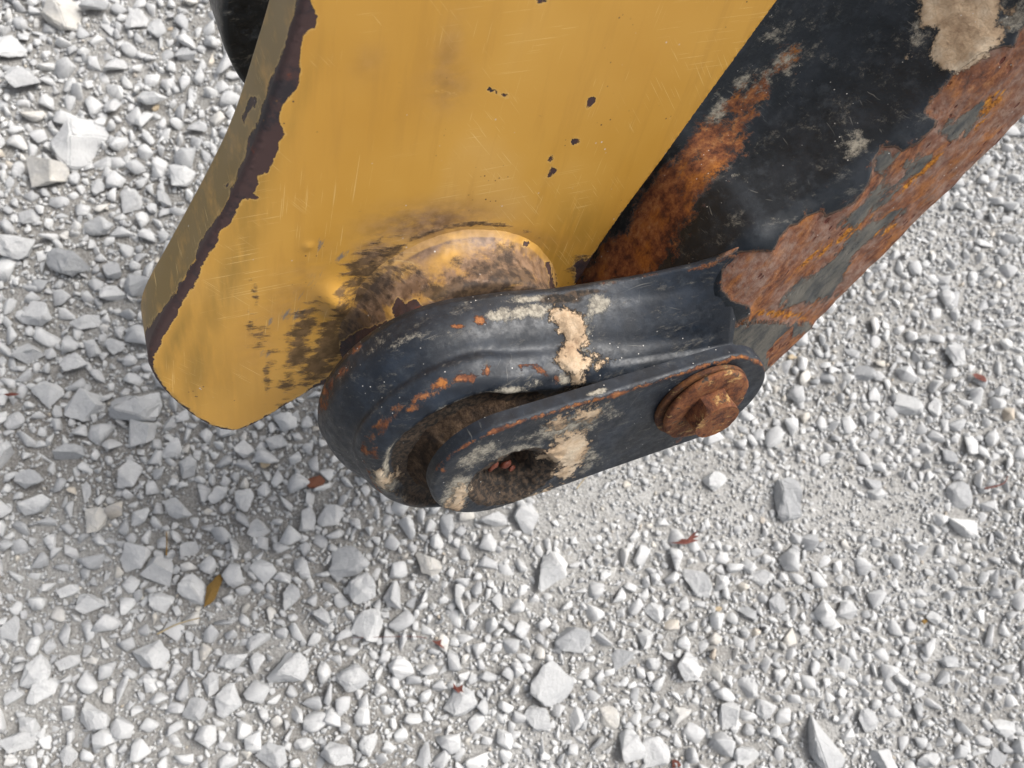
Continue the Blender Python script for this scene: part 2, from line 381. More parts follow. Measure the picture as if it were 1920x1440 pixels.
out = resample(chaikin(out, 2, True), .0035, True)
ctr = out.mean(0); back = out + (ctr - out) * .0
weld = P(628, 562, ZY); bub = P(578, 462, ZY); dent = P(800, 180, ZY)
def hY(p):
    def gb(c, r, h, sx=1.): d = p - c; return h * np.exp(-((d[:, 0] / r) ** 2 + (d[:, 1] / (r * sx)) ** 2))
    V3 = np.c_[p, np.zeros(len(p))]
    return gb(weld, .0085, .0080, 1.5) + gb(bub, .0022, .0012) + .0005 * nz(V3, 5) + 0
V, F = slab(out, ZY, back, ZY - .045, .0021, .0032, hY, K=34)
# uneven bruised edge
b = (np.abs(V[:, 2] - (ZY - .0016)) < .004) & (seg_dist(V[:, :2], out) < .0036)
V[b] += (rng.normal(0, 1, (b.sum(), 3)) * .00012)
# side face hollows slightly and its far edge is rounded
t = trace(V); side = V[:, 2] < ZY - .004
wear_poly = [[(572, -40), (556, 20), (545, 60), (528, 115), (512, 150), (500, 190), (484, 240), (470, 262), (462, 300), (448, 330), (432, 372), (415, 405), (398, 430), (378, 455), (370, 490), (350, 520), (322, 562), (300, 590), (280, 618), (268, 640), (272, 668), (280, 672), (290, 655), (302, 632), (322, 600), (340, 566), (352, 545), (366, 525), (374, 500), (384, 480), (400, 462), (410, 430), (432, 410), (436, 400), (450, 372), (470, 364), (476, 350), (478, 330), (500, 318), (514, 288), (520, 262), (530, 250), (518, 220), (524, 196), (540, 182), (552, 160), (560, 130), (558, 100), (562, 60), (590, 48), (593, 30), (580, 15), (574, -10), (590, -60)],
             [(462, 215), (458, 235), (455, 215), (465, 195), (472, 180), (482, 182), (478, 200)],
             [(1075, 540), (1080, 520), (1078, 495), (1092, 480), (1098, 492), (1112, 478), (1125, 462), (1145, 440), (1200, 370), (1120, 500)],
             [(1150, 432), (1155, 410), (1170, 395), (1185, 385), (1170, 420)],
             [(1070, 264), (1076, 258), (1086, 262), (1084, 269), (1074, 270)], [(1030, 290), (1036, 292), (1035, 306), (1028, 304)], [(1034, 312), (1042, 318), (1030, 334), (1024, 336), (1030, 322)],
             [(1102, 184), (1112, 178), (1120, 184), (1112, 198), (1102, 204), (1100, 196)], [(1005, -6), (1026, -6), (1028, 4), (1010, 8)],
             [(1026, 490), (1034, 494), (1042, 520), (1044, 545), (1036, 545), (1034, 520)]]
low_edge = [(6.5, [(281, 672), (281, 694), (300, 728), (330, 758), (360, 782), (386, 798), (414, 809), (442, 812), (468, 804), (502, 786), (560, 750), (620, 712)])]
fleck = [(4, [(918, 168), (950, 180)]), (3, [(820, 172), (852, 176)]), (2.2, [(430, 345), (418, 350)]), (4, [(470, 368), (482, 372)]), (3, [(520, 250), (532, 252)])]
wear = np.maximum(np.maximum(sdf_many(t, wear_poly) * .9 + np.where(sdf_many(t, wear_poly[:1]) > -12, 3.5, 0), lines(t, low_edge)), lines(t, fleck) - 1.5)
grime_b = [(625, 640, 40, 60, 20, .95), (590, 690, 46, 34, -30, .85), (560, 660, 30, 50, 20, .75), (655, 590, 42, 34, -30, .9), (690, 510, 44, 80, 50, .80), (570, 610, 26, 60, 30, .72), (490, 640, 20, 34, 10, .52), (478, 552, 9, 34, -10, .60),
           (540, 715, 24, 40, 0, .62), (500, 712, 10, 60, 0, .56), (505, 668, 26, 22, 0, .55), (1090, 500, 30, 26, -40, .8), (640, 545, 20, 16, 0, .8), (700, 620, 60, 70, 0, .9), (530, 760, 16, 12, -30, .5), (470, 610, 14, 40, 8, .48)]
dust_b = [(800, 420, 110, 34, -8, 1.), (705, 470, 34, 60, 30, .95), (870, 400, 60, 14, -5, .6), (560, 540, 40, 110, 40, .30), (840, 160, 40, 50, 20, .42), (835, 120, 24, 80, 15, .4), (690, 120, 30, 40, 20, .2), (480, 640, 40, 60, 0, .2), (950, 440, 110, 16, 8, .35)]
smear_b = [(600, 455, 14, 30, 15, .60), (640, 480, 44, 14, -30, .62), (590, 520, 20, 60, 35, .55), (545, 590, 46, 22, -20, .62), (500, 600, 30, 20, 0, .55), (560, 560, 30, 50, 30, .5), (498, 665, 26, 24, 0, .55), (700, 60, 10, 60, 10, .3)]
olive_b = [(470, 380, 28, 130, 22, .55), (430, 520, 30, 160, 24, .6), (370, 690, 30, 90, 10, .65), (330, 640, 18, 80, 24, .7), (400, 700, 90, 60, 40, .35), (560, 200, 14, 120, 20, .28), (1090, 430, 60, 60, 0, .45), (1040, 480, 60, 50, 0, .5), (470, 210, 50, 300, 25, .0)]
rb_ = np.hypot(V[:, 0] - .0095, V[:, 1] - .004); up = smooth(.0, .5, (V[:, 1] - .004) / .085 - .55 * (V[:, 0] - .0095) / .085)
jl = np.exp(-((rb_ - .0855) / .0028) ** 2) * (V[:, 2] > ZY - .006) * (.30 + .30 * up)  # junction shade round the boss, painted in through the grime mask
at = dict(wear=wear, grime_shade=np.maximum(blobs(t, grime_b), jl), dust=blobs(t, dust_b) * (V[:, 2] > ZY - .006), smear=blobs(t, smear_b), olive=np.where(side, 1.15, blobs(t, olive_b)))  # side wall painted dark olive, standing for its lack of light
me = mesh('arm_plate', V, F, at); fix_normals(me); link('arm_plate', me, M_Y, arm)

# round boss, flared into the plate
BC, NB = (.0095, .004), 420
prof = [(-.1325, .0835), (-.1305, .0815), (-.1292, .0795), (-.1275, .0775), (-.1255, .0758), (-.123, .0742), (-.120, .0728), (-.116, .0716), (-.111, .0706), (-.106, .0700), (-.101, .0696), (-.097, .0692), (-.0945, .0682), (-.0935, .066), (-.093, .060), (-.093, .040)]
pr = resample(prof, .0014)
V = []
for z, r in pr:
    for j in range(NB):
        a = 2 * math.pi * j / NB; x, y = math.cos(a), math.sin(a)
        q = r + .0011 * noise.fractal(Vector((x * 2.2, y * 2.2, z * 30)), 1, 2, 4) + .00035 * noise.fractal(Vector((x * 14, y * 14, z * 160)), 1, 2, 3)
        V.append((BC[0] + q * x, BC[1] + q * y, z))
V = np.array(V); t = trace(V)
bw = [[(640, 640), (690, 615), (735, 600), (760, 580), (768, 588), (755, 606), (705, 640), (690, 700), (620, 720)], [(735, 580), (745, 560), (760, 568), (780, 562), (790, 575), (770, 598), (740, 605)], [(982, 452), (992, 452), (990, 462), (982, 460)],
      [(1022, 490), (1030, 490), (1036, 516), (1042, 548), (1032, 548), (1030, 520)]]
at = dict(wear=sdf_many(t, bw), grime_shade=blobs(t, [(690, 540, 70, 70, 0, .74), (780, 520, 90, 60, 0, .40), (900, 500, 90, 34, 0, .62), (960, 490, 50, 40, 0, .5), (890, 548, 130, 22, 0, 1.05), (960, 520, 60, 22, 5, .95), (860, 530, 40, 14, 0, .6), (660, 620, 50, 60, 0, .95), (1000, 545, 50, 22, 0, .8), (750, 610, 70, 14, -20, .62), (730, 500, 30, 40, 40, .66), (840, 590, 60, 12, 0, .85)]),
          dust=np.clip(1.45 - blobs(t, [(835, 482, 62, 20, -22, 1.1), (760, 505, 40, 18, -30, .9), (790, 562, 60, 16, -25, .9), (880, 548, 36, 9, -5, .8), (1005, 445, 46, 34, 40, 1.3), (930, 424, 70, 12, 5, .8), (720, 470, 16, 30, 30, .6)]), .05, 1.5) * np.where(V[:, 2] < -.1265, .45, 1.) + 0 * np.maximum(blobs(t, [(880, 440, 90, 20, 0, .75), (940, 480, 70, 50, 30, 1.), (1000, 500, 34, 60, -20, 1.), (760, 480, 90, 40, -20, .8), (870, 480, 90, 40, -5, .9), (700, 560, 80, 70, 0, .9), (800, 540, 90, 40, 0, .7)]), .3), smear=np.zeros(len(t)), olive=blobs(t, [(1030, 470, 30, 60, 0, .5)]))  # dust thinned towards the plate, painting a bright rim on the flare
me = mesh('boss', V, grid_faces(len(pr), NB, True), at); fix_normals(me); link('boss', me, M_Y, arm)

# ------------------------------------------------------------------ black link
lk = root('bucket_link', 'heavy black painted link arm with flaking rust, tan mud and a round pin eye', 'machine link')
R1 = [(1376, 606), (1400, 600), (1412, 588), (1406, 574), (1362, 560), (1352, 540), (1356, 505), (1384, 474), (1436, 470), (1452, 472), (1462, 446), (1480, 428), (1510, 408), (1542, 395), (1547, 408), (1558, 402), (1590, 388), (1612, 372), (1632, 340), (1640, 298), (1652, 278), (1680, 274), (1690, 284), (1720, 270), (1752, 242), (1760, 226), (1733, 212), (1745, 195), (1775, 160), (1800, 130), (1840, 102), (1880, 86), (1903, 92), (1912, 60), (1940, 36), (2200, -160), (2200, 200), (1920, 300), (1560, 660), (1530, 612), (1500, 606), (1470, 603), (1425, 600)]
R2 = [(1436, 664), (1462, 634), (1484, 618), (1484, 634), (1512, 626), (1520, 640), (1460, 710)]
R3 = [(1060, 945), (1130, 872), (1300, 800), (1360, 800), (1130, 930)]
ST = [[(1462, 578), (1480, 545), (1530, 512), (1562, 486), (1600, 440), (1650, 405), (1680, 390), (1700, 395), (1640, 440), (1600, 480), (1580, 520), (1560, 556), (1520, 568)], [(1570, 425), (1640, 360), (1700, 330), (1650, 385), (1600, 420)], [(1760, 250), (1800, 215), (1850, 190), (1830, 230), (1790, 262)], [(1690, 310), (1730, 290), (1750, 300), (1700, 330)], [(1640, 300), (1660, 285), (1685, 290), (1660, 330), (1640, 330)]]
b_px = [(1090, 905, -.030), (1130, 884, -.030), (1220, 853, -.031), (1300, 822, -.032), (1380, 760, -.033), (1452, 693, -.034), (1580, 567, -.038), (1700, 448, -.039), (1810, 340, -.040), (1922, 230, -.041), (2060, 96, -.042)]
bot = resample(chaikin([np.r_[P(x, y, z), z] for x, y, z in b_px] + [np.array([.52, .20, -.042])], 1), .0022)
t_px = [(1394, 452, -.049), (1490, 404, -.050), (1595, 328, -.051), (1720, 228, -.053), (1862, 102, -.054), (1960, 16, -.055)]
topc = [np.array([.075, -.060, -.052]), np.array([.115, -.025, -.051]), np.array([.152, .008, -.050])] + [np.r_[P(x, y, z), z] for x, y, z in t_px] + [np.array([.56, .26, -.056])]
topc = resample(chaikin(topc, 2), .0022)
NS = 250
def at_n(c, n):
    L_ = np.linspace(0, 1, len(c)); q = np.linspace(0, 1, n); return np.stack([np.interp(q, L_, c[:, k]) for k in range(3)], 1)
bot, topc = at_n(bot, NS), at_n(topc, NS)
rows = []
for i in range(NS):
    B, T = bot[i], topc[i]; u = T[:2] - B[:2]; wd = np.linalg.norm(u); u = u / wd
    pts = [(0.02, -.40), (0.0, -.30), (-.001, -.12), (-.0005, B[2] - .030)]
    for a in np.linspace(0, 90, 7): pts.append((.010 - .010 * math.cos(R(a)), B[2] - .010 + .010 * math.sin(R(a))))     # lower corner
    rt = .018
    for k in np.linspace(.12, .82, 34): pts.append((wd * k, B[2] * (1 - k) + (T[2] + .006) * k + .0025 * math.sin(k * 3.14)))
    for a in np.linspace(8, 90, 16): pts.append((wd - rt + rt * math.sin(R(a)), T[2] + .006 - rt + rt * math.cos(R(a))))
    for zz in list(np.linspace(.03, .14, 46)) + [.17, .22, .30, .40]: pts.append((wd + .010 * math.sin(min(zz / .14, 1) * 3.14) * .6, T[2] - zz))
    rows.append([(B[0] + u[0] * a, B[1] + u[1] * a, z) for a, z in pts])
K = len(rows[0]); V = np.array(rows).reshape(-1, 3)
t = trace(V); rs = sdf_many(t, [R1])
V[:, 2] += np.where(V[:, 2] > -.075, smooth(-2, 3, rs) * (-.0016 + .0011 * nz(V, 55)), 0)      # the rusted skin lies lower and is pitted
V += .0006 * nz(V, 22)[:, None] * np.array([.4, .4, 1.])
V[:, :2] += (rng.normal(0, 1, (len(V), 2)) * .00010)
at = black_attrs(V, rust=[R1, R2, R3], steel=ST + [[(1370, 612), (1425, 604), (1530, 612), (1500, 650), (1430, 720), (1350, 680)]],
    mud=[[(1722, -14), (1820, -26), (1912, -10), (1884, 40), (1878, 74), (1852, 104), (1820, 128), (1790, 140), (1740, 140), (1762, 108), (1744, 86), (1756, 60), (1728, 48)], [(1700, 104), (1716, 98), (1712, 108), (1702, 110)]],
    pale=[(1604, 274, 36, 24, -20, .85), (1900, 20, 70, 50, -45, .70), (1830, 130, 100, 26, -42, .66), (1720, 60, 30, 70, 0, .6), (1420, 160, 60, 34, -50, .72), (1480, 110, 60, 36, -40, .66), (1345, 210, 26, 50, 20, .74), (1400, 150, 40, 30, -40, .7), (1450, 60, 70, 50, 0, .5), (1380, 330, 30, 20, 0, .4), (1660, 120, 260, 200, 0, .24), (1500, 300, 120, 200, 40, .22), (1520, 40, 40, 30, 0, .45)],
    stain=[(1150, 485, 70, 36, -50, 1.1), (1235, 370, 90, 36, -55, 1.0), (1295, 285, 80, 26, -55, .8), (1375, 190, 70, 20, -55, .55), (1330, 300, 110, 40, -55, .80), (1400, 200, 90, 36, -55, .62), (1210, 460, 120, 50, -52, 1.1), (1360, 290, 70, 34, -55, .62), (1260, 400, 80, 42, -55, .95), (1180, 480, 80, 44, -50, 1.), (1120, 520, 60, 30, -40, 1.), (1420, 180, 70, 26, -55, .60), (1470, 110, 50, 26, -50, .52), (1300, 330, 60, 40, -55, .95), (1330, 260, 50, 40, -55, .9), (1250, 500, 50, 20, -10, .45)],
    orange=[(1560, 520, 60, 14, -42, .0), (1540, 450, 0.1, .1, 0, 0), (1520, 485, 70, 10, -38, .62), (1600, 430, 70, 10, -40, .62), (1460, 588, 80, 12, 5, .66), (1720, 330, 100, 16, -42, .62), (1840, 210, 90, 22, -45, .62), (1600, 560, 70, 10, -44, .60), (1740, 190, 26, 16, -20, .55), (1660, 430, 40, 10, -30, .7), (1440, 440, 0.1, .1, 0, 0)],
    soot=[(1130, 500, 60, 40, -50, .75), (1200, 420, 40, 100, 35, .5), (1330, 250, 20, 120, 35, .5)])
at['steel'] = np.where(t[:, 1] > 600 + 0 * t[:, 0], at['steel'], at['steel'])
ed = sdf_many(t, [R1]); at['stain'] = np.maximum(at['stain'], np.where(t[:, 1] < 620, .40 * np.exp(-np.abs(ed) / 16), 0))
low = sdf_many(t, [[(1370, 612), (1425, 604), (1530, 612), (1500, 650), (1430, 720), (1350, 680), (1300, 820), (1250, 830)]])
at['rust'] = np.maximum(at['rust'], np.minimum(low, 20)); at['steel'] = np.where(sdf_many(t, [R2]) > -1, -40, np.maximum(at['steel'], low))
mdd = sdf_many(t, [[(1722, -14), (1820, -26), (1912, -10), (1884, 40), (1878, 74), (1852, 104), (1820, 128), (1790, 140), (1740, 140), (1762, 108), (1744, 86), (1756, 60), (1728, 48)]])
V += (smooth(-4, 10, mdd) * (.0012 + .0012 * nz(V, 90)))[:, None] * np.array([-.5, .85, .1])
F = grid_faces(NS, K, False)
for e in (0, NS - 1): F.append(tuple(e * K + j for j in range(K)))
me = mesh('link_body', V, F, at); fix_normals(me); link('link_body', me, M_KB, lk)

# pin eye: band between a front ridge and a back lip
def un3(pts): return [np.r_[P(x, y, z), z] for x, y, z in pts]
C0 = np.array([-.016, .000])
def rbk(a): return .0855 - .0025 * float(smooth(160, 200, math.degrees(a)))
bk = [np.array([.20, -.085, -.060]), np.array([.10, -.100, -.070]), np.array([.035, -.088, -.078])]
bk += [np.array([C0[0] + rbk(a) * math.cos(a), C0[1] + rbk(a) * math.sin(a), -.080]) for a in np.linspace(R(298), R(64), 60)]
bk += un3([(960, 550, -.0785), (1040, 545, -.075), (1120, 533, -.071), (1200, 520, -.067), (1300, 499, -.058), (1350, 484, -.053), (1382, 466, -.0515), (1404, 447, -.0555), (1416, 437, -.062)])
bk += [bk[-1] + np.array([.003, -.004, -.03])]; bk = [bk[0] + np.array([.0, 0, -.02])] + bk
def rfr(a): return .0755 - .0095 * float(smooth(125, 172, math.degrees(a)))
frn = [np.array([.166, -.075, -.030]), np.array([.085, -.088, -.031]), np.array([.030, -.078, -.032])]
frn += [np.array([-.014 + rfr(a) * math.cos(a), -.003 + rfr(a) * math.sin(a), -.033]) for a in np.linspace(R(298), R(66), 60)]
frn += un3([(950, 700, -.033), (1040, 691, -.033), (1120, 682, -.032), (1200, 672, -.032), (1300, 658, -.031), (1345, 650, -.031), (1366, 646, -.031), (1375, 643, -.032)])
frn += [frn[-1] + np.array([.002, 0, -.03])]; frn = [frn[0] + np.array([.0, 0, -.03])] + frn
NU = 520
def samecount(c, n):       # keep the pairing of control points
    q = np.linspace(0, len(c) - 1, n); i = np.arange(len(c)); return np.stack([np.interp(q, i, c[:, k]) for k in range(3)], 1)
def sm(c, it):
    c = c.copy()
    for _ in range(it): c[1:-1] = .25 * c[:-2] + .5 * c[1:-1] + .25 * c[2:]
    return c
# put most samples where the band is long
ii = np.r_[np.linspace(0, 4, 20), np.linspace(4, 63, 300)[1:], np.linspace(63, len(bk) - 1, 220)[1:]]
def samp(c):
    c = np.array(c); i = np.arange(len(c)); return sm(np.stack([np.interp(ii, i, c[:, k]) for k in range(3)], 1), 9)
bk, frn = samp(bk), samp(frn); NU = len(bk)
tg = np.gradient(bk[:, :2], axis=0); tg /= np.linalg.norm(tg, axis=1)[:, None]; nor = np.c_[-tg[:, 1], tg[:, 0]]
if (nor[200] @ (bk[200, :2] - C0)) < 0: nor = -nor
xf = smooth(.02, .17, bk[:, 0])            # fades the ring shapes out along the tail
rows = []
def ring(base, off, dz): return np.c_[base[:, :2] + nor * np.asarray(off)[..., None] if np.ndim(off) else base[:, :2] + nor * off, base[:, 2] + dz]
rows.append(ring(bk, -.030, -.012)); rows.append(ring(bk, -.012, -.0095)); rows.append(ring(bk, -.0055, -.0070)); rows.append(ring(bk, -.0022, -.0045)); rows.append(ring(bk, -.0006, -.002)); rows.append(ring(bk, 0, 0))
for w_ in np.linspace(.03, .97, 46):
    b_ = bk * (1 - w_) + frn * w_
    sh = (1 - xf) * (.0042 * math.exp(-((w_ - .36) / .28) ** 2) * 1.0 - .0020 * math.exp(-((w_ - .70) / .09) ** 2) + .0012 * math.exp(-((w_ - .86) / .10) ** 2)) - .0012 * math.exp(-((w_ - .22) / .09) ** 2) * xf - .0018 * xf * math.exp(-((w_ - .80) / .10) ** 2)
    rows.append(ring(b_, sh, 0))
rows.append(ring(frn, 0, 0))
for o_, dz in ((-.0006, .0018), (-.002, .0034), (-.0042, .0050), (-.007, .0066), (-.0088, .0074), (-.0105, .0075), (-.012, .0064), (-.0135, .0046), (-.015, .0036), (-.018, .0030), (-.022, .0028), (-.027, .0028), (-.032, .003)): rows.append(ring(frn, o_, dz))
V = np.vstack(rows)
for nn in (nz(V, 18),): V += np.c_[np.tile(nor, (len(rows), 1)), np.zeros(len(V))] * (.0006 * nn)[:, None]
fr_face = len(rows) - 9
V[fr_face * NU:, 2] += .0011 * nz(V[fr_face * NU:], 70, 5)
at = black_attrs(V,
    mud=[[(1040, 572), (1062, 580), (1090, 588), (1098, 618), (1100, 640), (1085, 655), (1108, 668), (1110, 690), (1092, 700), (1088, 722), (1074, 724), (1066, 700), (1044, 676), (1048, 652), (1066, 640), (1050, 612), (1034, 594)], [(1112, 662), (1140, 672), (1142, 688), (1118, 690)], [(760, 935), (720, 918), (705, 900), (700, 880), (712, 880), (740, 892), (748, 872), (752, 890), (730, 906)]],
    pale=[(980, 585, 80, 18, -6, .92), (930, 590, 40, 20, 0, .7), (1120, 570, 34, 26, -30, .85), (1050, 560, 60, 12, 0, .66), (1090, 640, 44, 70, 0, .62), (1000, 560, 80, 10, -5, .7), (960, 735, 44, 16, -12, .82), (860, 760, 70, 12, -28, .75), (790, 810, 70, 12, -45, .62), (760, 640, 80, 16, -30, .55), (700, 650, 50, 16, -40, .55), (725, 900, 34, 26, 30, .95), (1000, 720, 30, 14, -10, .6), (1200, 580, 90, 40, 0, .15), (1060, 710, 30, 16, 0, .8), (650, 800, 70, 80, 0, .30), (690, 880, 30, 20, 0, .5), (880, 620, 160, 40, -15, .34), (1250, 560, 130, 60, 0, .26)],
    soot=[(800, 870, 80, 60, -45, 1.), (880, 800, 90, 26, -30, 1.), (960, 775, 90, 14, -18, 1.), (1050, 560, 60, 14, 0, .75), (790, 920, 60, 40, 0, .9), (1100, 548, 60, 10, -5, .75), (1100, 730, 200, 12, -12, .8)],
    stain=[(775, 765, 34, 9, -24, .62), (722, 800, 9, 26, 18, .62), (700, 845, 12, 20, 10, .62), (886, 712, 9, 10, 0, .70), (950, 698, 9, 6, 0, .62), (858, 612, 16, 5, 0, .75), (900, 600, 12, 10, 0, .72), (690, 622, 10, 8, 0, .6), (640, 700, 14, 36, 35, .55), (1330, 495, 60, 7, -18, .62), (1220, 517, 60, 5, -10, .5), (1150, 530, 40, 5, -5, .45), (612, 740, 14, 50, 22, .66), (660, 660, 12, 40, 45, .5), (820, 735, 30, 6, -25, .55)],
    rust=[[(1345, 486), (1372, 464), (1386, 444), (1410, 426), (1424, 436), (1426, 452), (1398, 456), (1368, 476)]])
rad = np.hypot(V[:, 0] + .014, V[:, 1] + .003) + .0095 * smooth(125, 172, np.degrees(np.arctan2(V[:, 1] + .003, V[:, 0] + .014)) % 360); nv = nz(V, 45, 9); nw = nz(V, 120, 4)
front = V[:, 2] > -.0335; tail = 1 - smooth(.05, .11, V[:, 0])
ringf = front * np.exp(-((rad - .0630 - .001 * nv) / .0042) ** 2) * (.66 + .45 * nv) * tail; at['pale'] = np.maximum(at['pale'], ringf)
at['stain'] = np.maximum(at['stain'], np.exp(-((rad - .0755) / .0022) ** 2) * (V[:, 2] > -.037) * (.42 + .55 * nw) * tail)
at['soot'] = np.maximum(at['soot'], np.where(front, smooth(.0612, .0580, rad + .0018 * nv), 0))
md = smooth(-4, 9, at['mud']) * (.0020 + .0022 * nz(V, 80, 6)); V += np.c_[np.tile(nor, (len(rows), 1)) * (md * .8)[:, None], md * .6]
me = mesh('pin_eye', V, grid_faces(len(rows), NU, True), at); fix_normals(me); link('pin_eye', me, M_K, lk)

# muddy face and pin end behind the keeper plate
def lathe(prof, c, n, amp=0., sc=60, seed=0.):
    V = []
    for z, r in prof:
        for j in range(n):
            a = 2 * math.pi * j / n; x, y = math.cos(a) * r + c[0], math.sin(a) * r + c[1]
            k = amp * noise.fractal(Vector((x * sc + seed, y * sc, z * sc)), 1, 2, 4); V.append((x + math.cos(a) * k, y + math.sin(a) * k, z + k * .6))
    F = grid_faces(len(prof), n, True); F.append(tuple(range(n))); F.append(tuple(len(V) - n + i for i in range(n)))
    return np.array(V), F
V, F = lathe([(-.040, .047), (-.0300, .047), (-.0285, .044), (-.022, .041), (-.018, .040), (-.0138, .039), (-.0135, .034), (-.0150, .026), (-.026, .022), (-.030, .012)], (-.010, -.002), 160, .0012, 70)
me = mesh('pin', V, F); fix_normals(me); link('pin', me, M_MUD, lk)

# keeper plate with muddy recess
kc, bc = np.array([.001, .009]), np.array([.1355, -.0295])
ax = (bc - kc) / np.linalg.norm(bc - kc); th = math.atan2(ax[1], ax[0])
out = [kc + .0475 * np.array([math.cos(a), math.sin(a)]) for a in np.linspace(th + R(92), th + R(268), 40)] + [bc + .0445 * np.array([math.cos(a), math.sin(a)]) for a in np.linspace(th - R(88), th + R(88), 40)]
out = resample(np.array(out), .0026, True)
rc = np.array([.0025, -.0055])
def hK(p):
    d = np.hypot(*(p - rc).T); V3 = np.c_[p, np.zeros(len(p))]; n1 = nz(V3, 80); n2 = nz(V3, 260, 2)
    e = .0295 + .004 * nz(V3, 40, 7)
    h = -.0072 * smooth(0, 1, (e - d) / .009) - .016 * smooth(0, 1, (.0200 + .004 * n1 - np.hypot(*(p - rc - [.002, .003]).T)) / .007)
    inn = smooth(.036, .028, d)
    return h + inn * (.0016 * n1 + .0007 * n2) + .00035 * nz(V3, 30) + .0002 * n2
V, F = slab(out, 0., out, -.0105, .0032, .0026, hK, fine=(rc, .037, .0009), cap=False)
d = np.hypot(V[:, 0] - rc[0], V[:, 1] - rc[1])
at = black_attrs(V,
    mud=[[(1010, 860), (1030, 838), (1040, 818), (1070, 806), (1100, 808), (1100, 835), (1090, 862), (1075, 888), (1055, 902), (1040, 890), (1050, 870), (1030, 862)], [(1075, 770), (1110, 762), (1140, 765), (1110, 785), (1080, 790), (1030, 800), (1020, 792)], [(1000, 930), (1030, 915), (1040, 922), (1010, 938)], [(860, 905), (880, 918), (872, 945), (856, 960), (840, 950), (850, 925)]],
    pale=[(900, 890, 120, 70, -20, .36), (1180, 790, 160, 60, -20, .26), (900, 850, 70, 24, -30, .74), (860, 920, 36, 60, 30, .80), (1060, 800, 110, 30, -18, .80), (960, 850, 70, 20, -15, .74), (1100, 860, 40, 36, 0, .7), (840, 945, 40, 24, 20, .7), (1000, 930, 110, 14, -12, .72), (1140, 770, 50, 26, 0, .6), (820, 900, 30, 50, 10, .45), (1120, 735, 24, 7, -15, 1.0)],
    stain_l=[(2.6, [(820, 876), (850, 850), (884, 828), (930, 806), (985, 787), (1040, 772), (1090, 757), (1150, 742), (1200, 728), (1260, 706), (1310, 690), (1350, 676), (1392, 668), (1425, 680), (1440, 700)]), (3.5, [(822, 872), (816, 884)]), (2., [(900, 822), (960, 798)])],
    stain=[(1355, 680, 22, 6, -12, .75), (1190, 728, 30, 5, -16, .66), (1420, 680, 8, 7, 20, .75), (830, 882, 10, 6, -40, .70), (1290, 815, 60, 6, -30, .55), (1440, 705, 5, 30, 0, .55), (1240, 780, 12, 30, 20, .5), (943, 843, 5, 4, 0, .7)],
    soot=[(1270, 735, 60, 16, -30, .55), (1255, 760, 20, 20, 0, .5)])
at['soot'] = np.maximum(at['soot'], smooth(.034, .028, d) * .95); at['pale'] = np.where(d < .026, at['pale'] * .3, at['pale'])  # mud and painted-in depth shade darken the recess
V[:, 2] += np.where(V[:, 2] > -.004, smooth(-3, 8, at['mud']) * (.0010 + .0012 * nz(V, 90)), 0)
kp = link('keeper_plate', mesh('keeper_plate', V, F, at), M_K, lk); fix_normals(kp.data)

# bolt, washers
BO = np.array([.1325, -.0175])
V, F = lathe([(.0001, .0300), (.0002, .0316), (.0008, .0322), (.0030, .0322), (.0036, .0316), (.0037, .0300), (.0037, .014)], BO - [.0012, .0008], 96, .0004, 90)
me = mesh('washer', V, F); fix_normals(me); link('washer', me, M_R2, kp)
V, F = lathe([(.0042, .0285), (.0042, .0298), (.0050, .0305), (.0072, .0305), (.0080, .0298), (.0083, .0285), (.0084, .024), (.0086, .021), (.0084, .018), (.0083, .014)], BO, 120, .0007, 110, 4)
tilt = Matrix.Rotation(R(3.0), 3, 'Y'); V = np.array([tuple(tilt @ Vector((v[0] - BO[0], v[1] - BO[1], v[2] - .006)) + Vector((BO[0], BO[1], .0066))) for v in V])
me = mesh('washer', V, F); fix_normals(me); link('washer', me, M_R, kp)
hx = []; rin, rc_, nh = .0149, .0172, 72
zs = [(.0080, 1.), (.0086, 1.), (.0100, 1.), (.0125, 1.), (.0150, 1.), (.0175, 1.), (.0190, 1.), (.0200, .985), (.0207, .95), (.0210, .90), (.0211, .60), (.0210, .3)]
for z, k in zs:
    for j in range(nh):
        a = 2 * math.pi * j / nh; a6 = (a % (math.pi / 3)) - math.pi / 6; r = rin / math.cos(a6)
        r = min(r, rc_ * .985); r = min(r, (rc_ if z < .0180 else rin + (rc_ - rin) * max(0, (.0212 - z) / .0032))) * (k if k < .9 else 1) if k >= .9 else rin * k
        a_ = a + R(45); x, y = r * math.cos(a_), r * math.sin(a_)
        q = .0003 * noise.fractal(Vector((x * 130, y * 130, z * 130)), 1, 2, 4); hx.append((BO[0] + x + q * math.cos(a_), BO[1] + y + q * math.sin(a_), z + q * (1 if z > .019 else .3)))
F = grid_faces(len(zs), nh, True); F.append(tuple(range((len(zs) - 1) * nh, len(zs) * nh)))
me = mesh('bolt_head', hx, F); fix_normals(me); bo = link('bolt_head', me, M_R, kp); me.set_sharp_from_angle(angle=R(24))

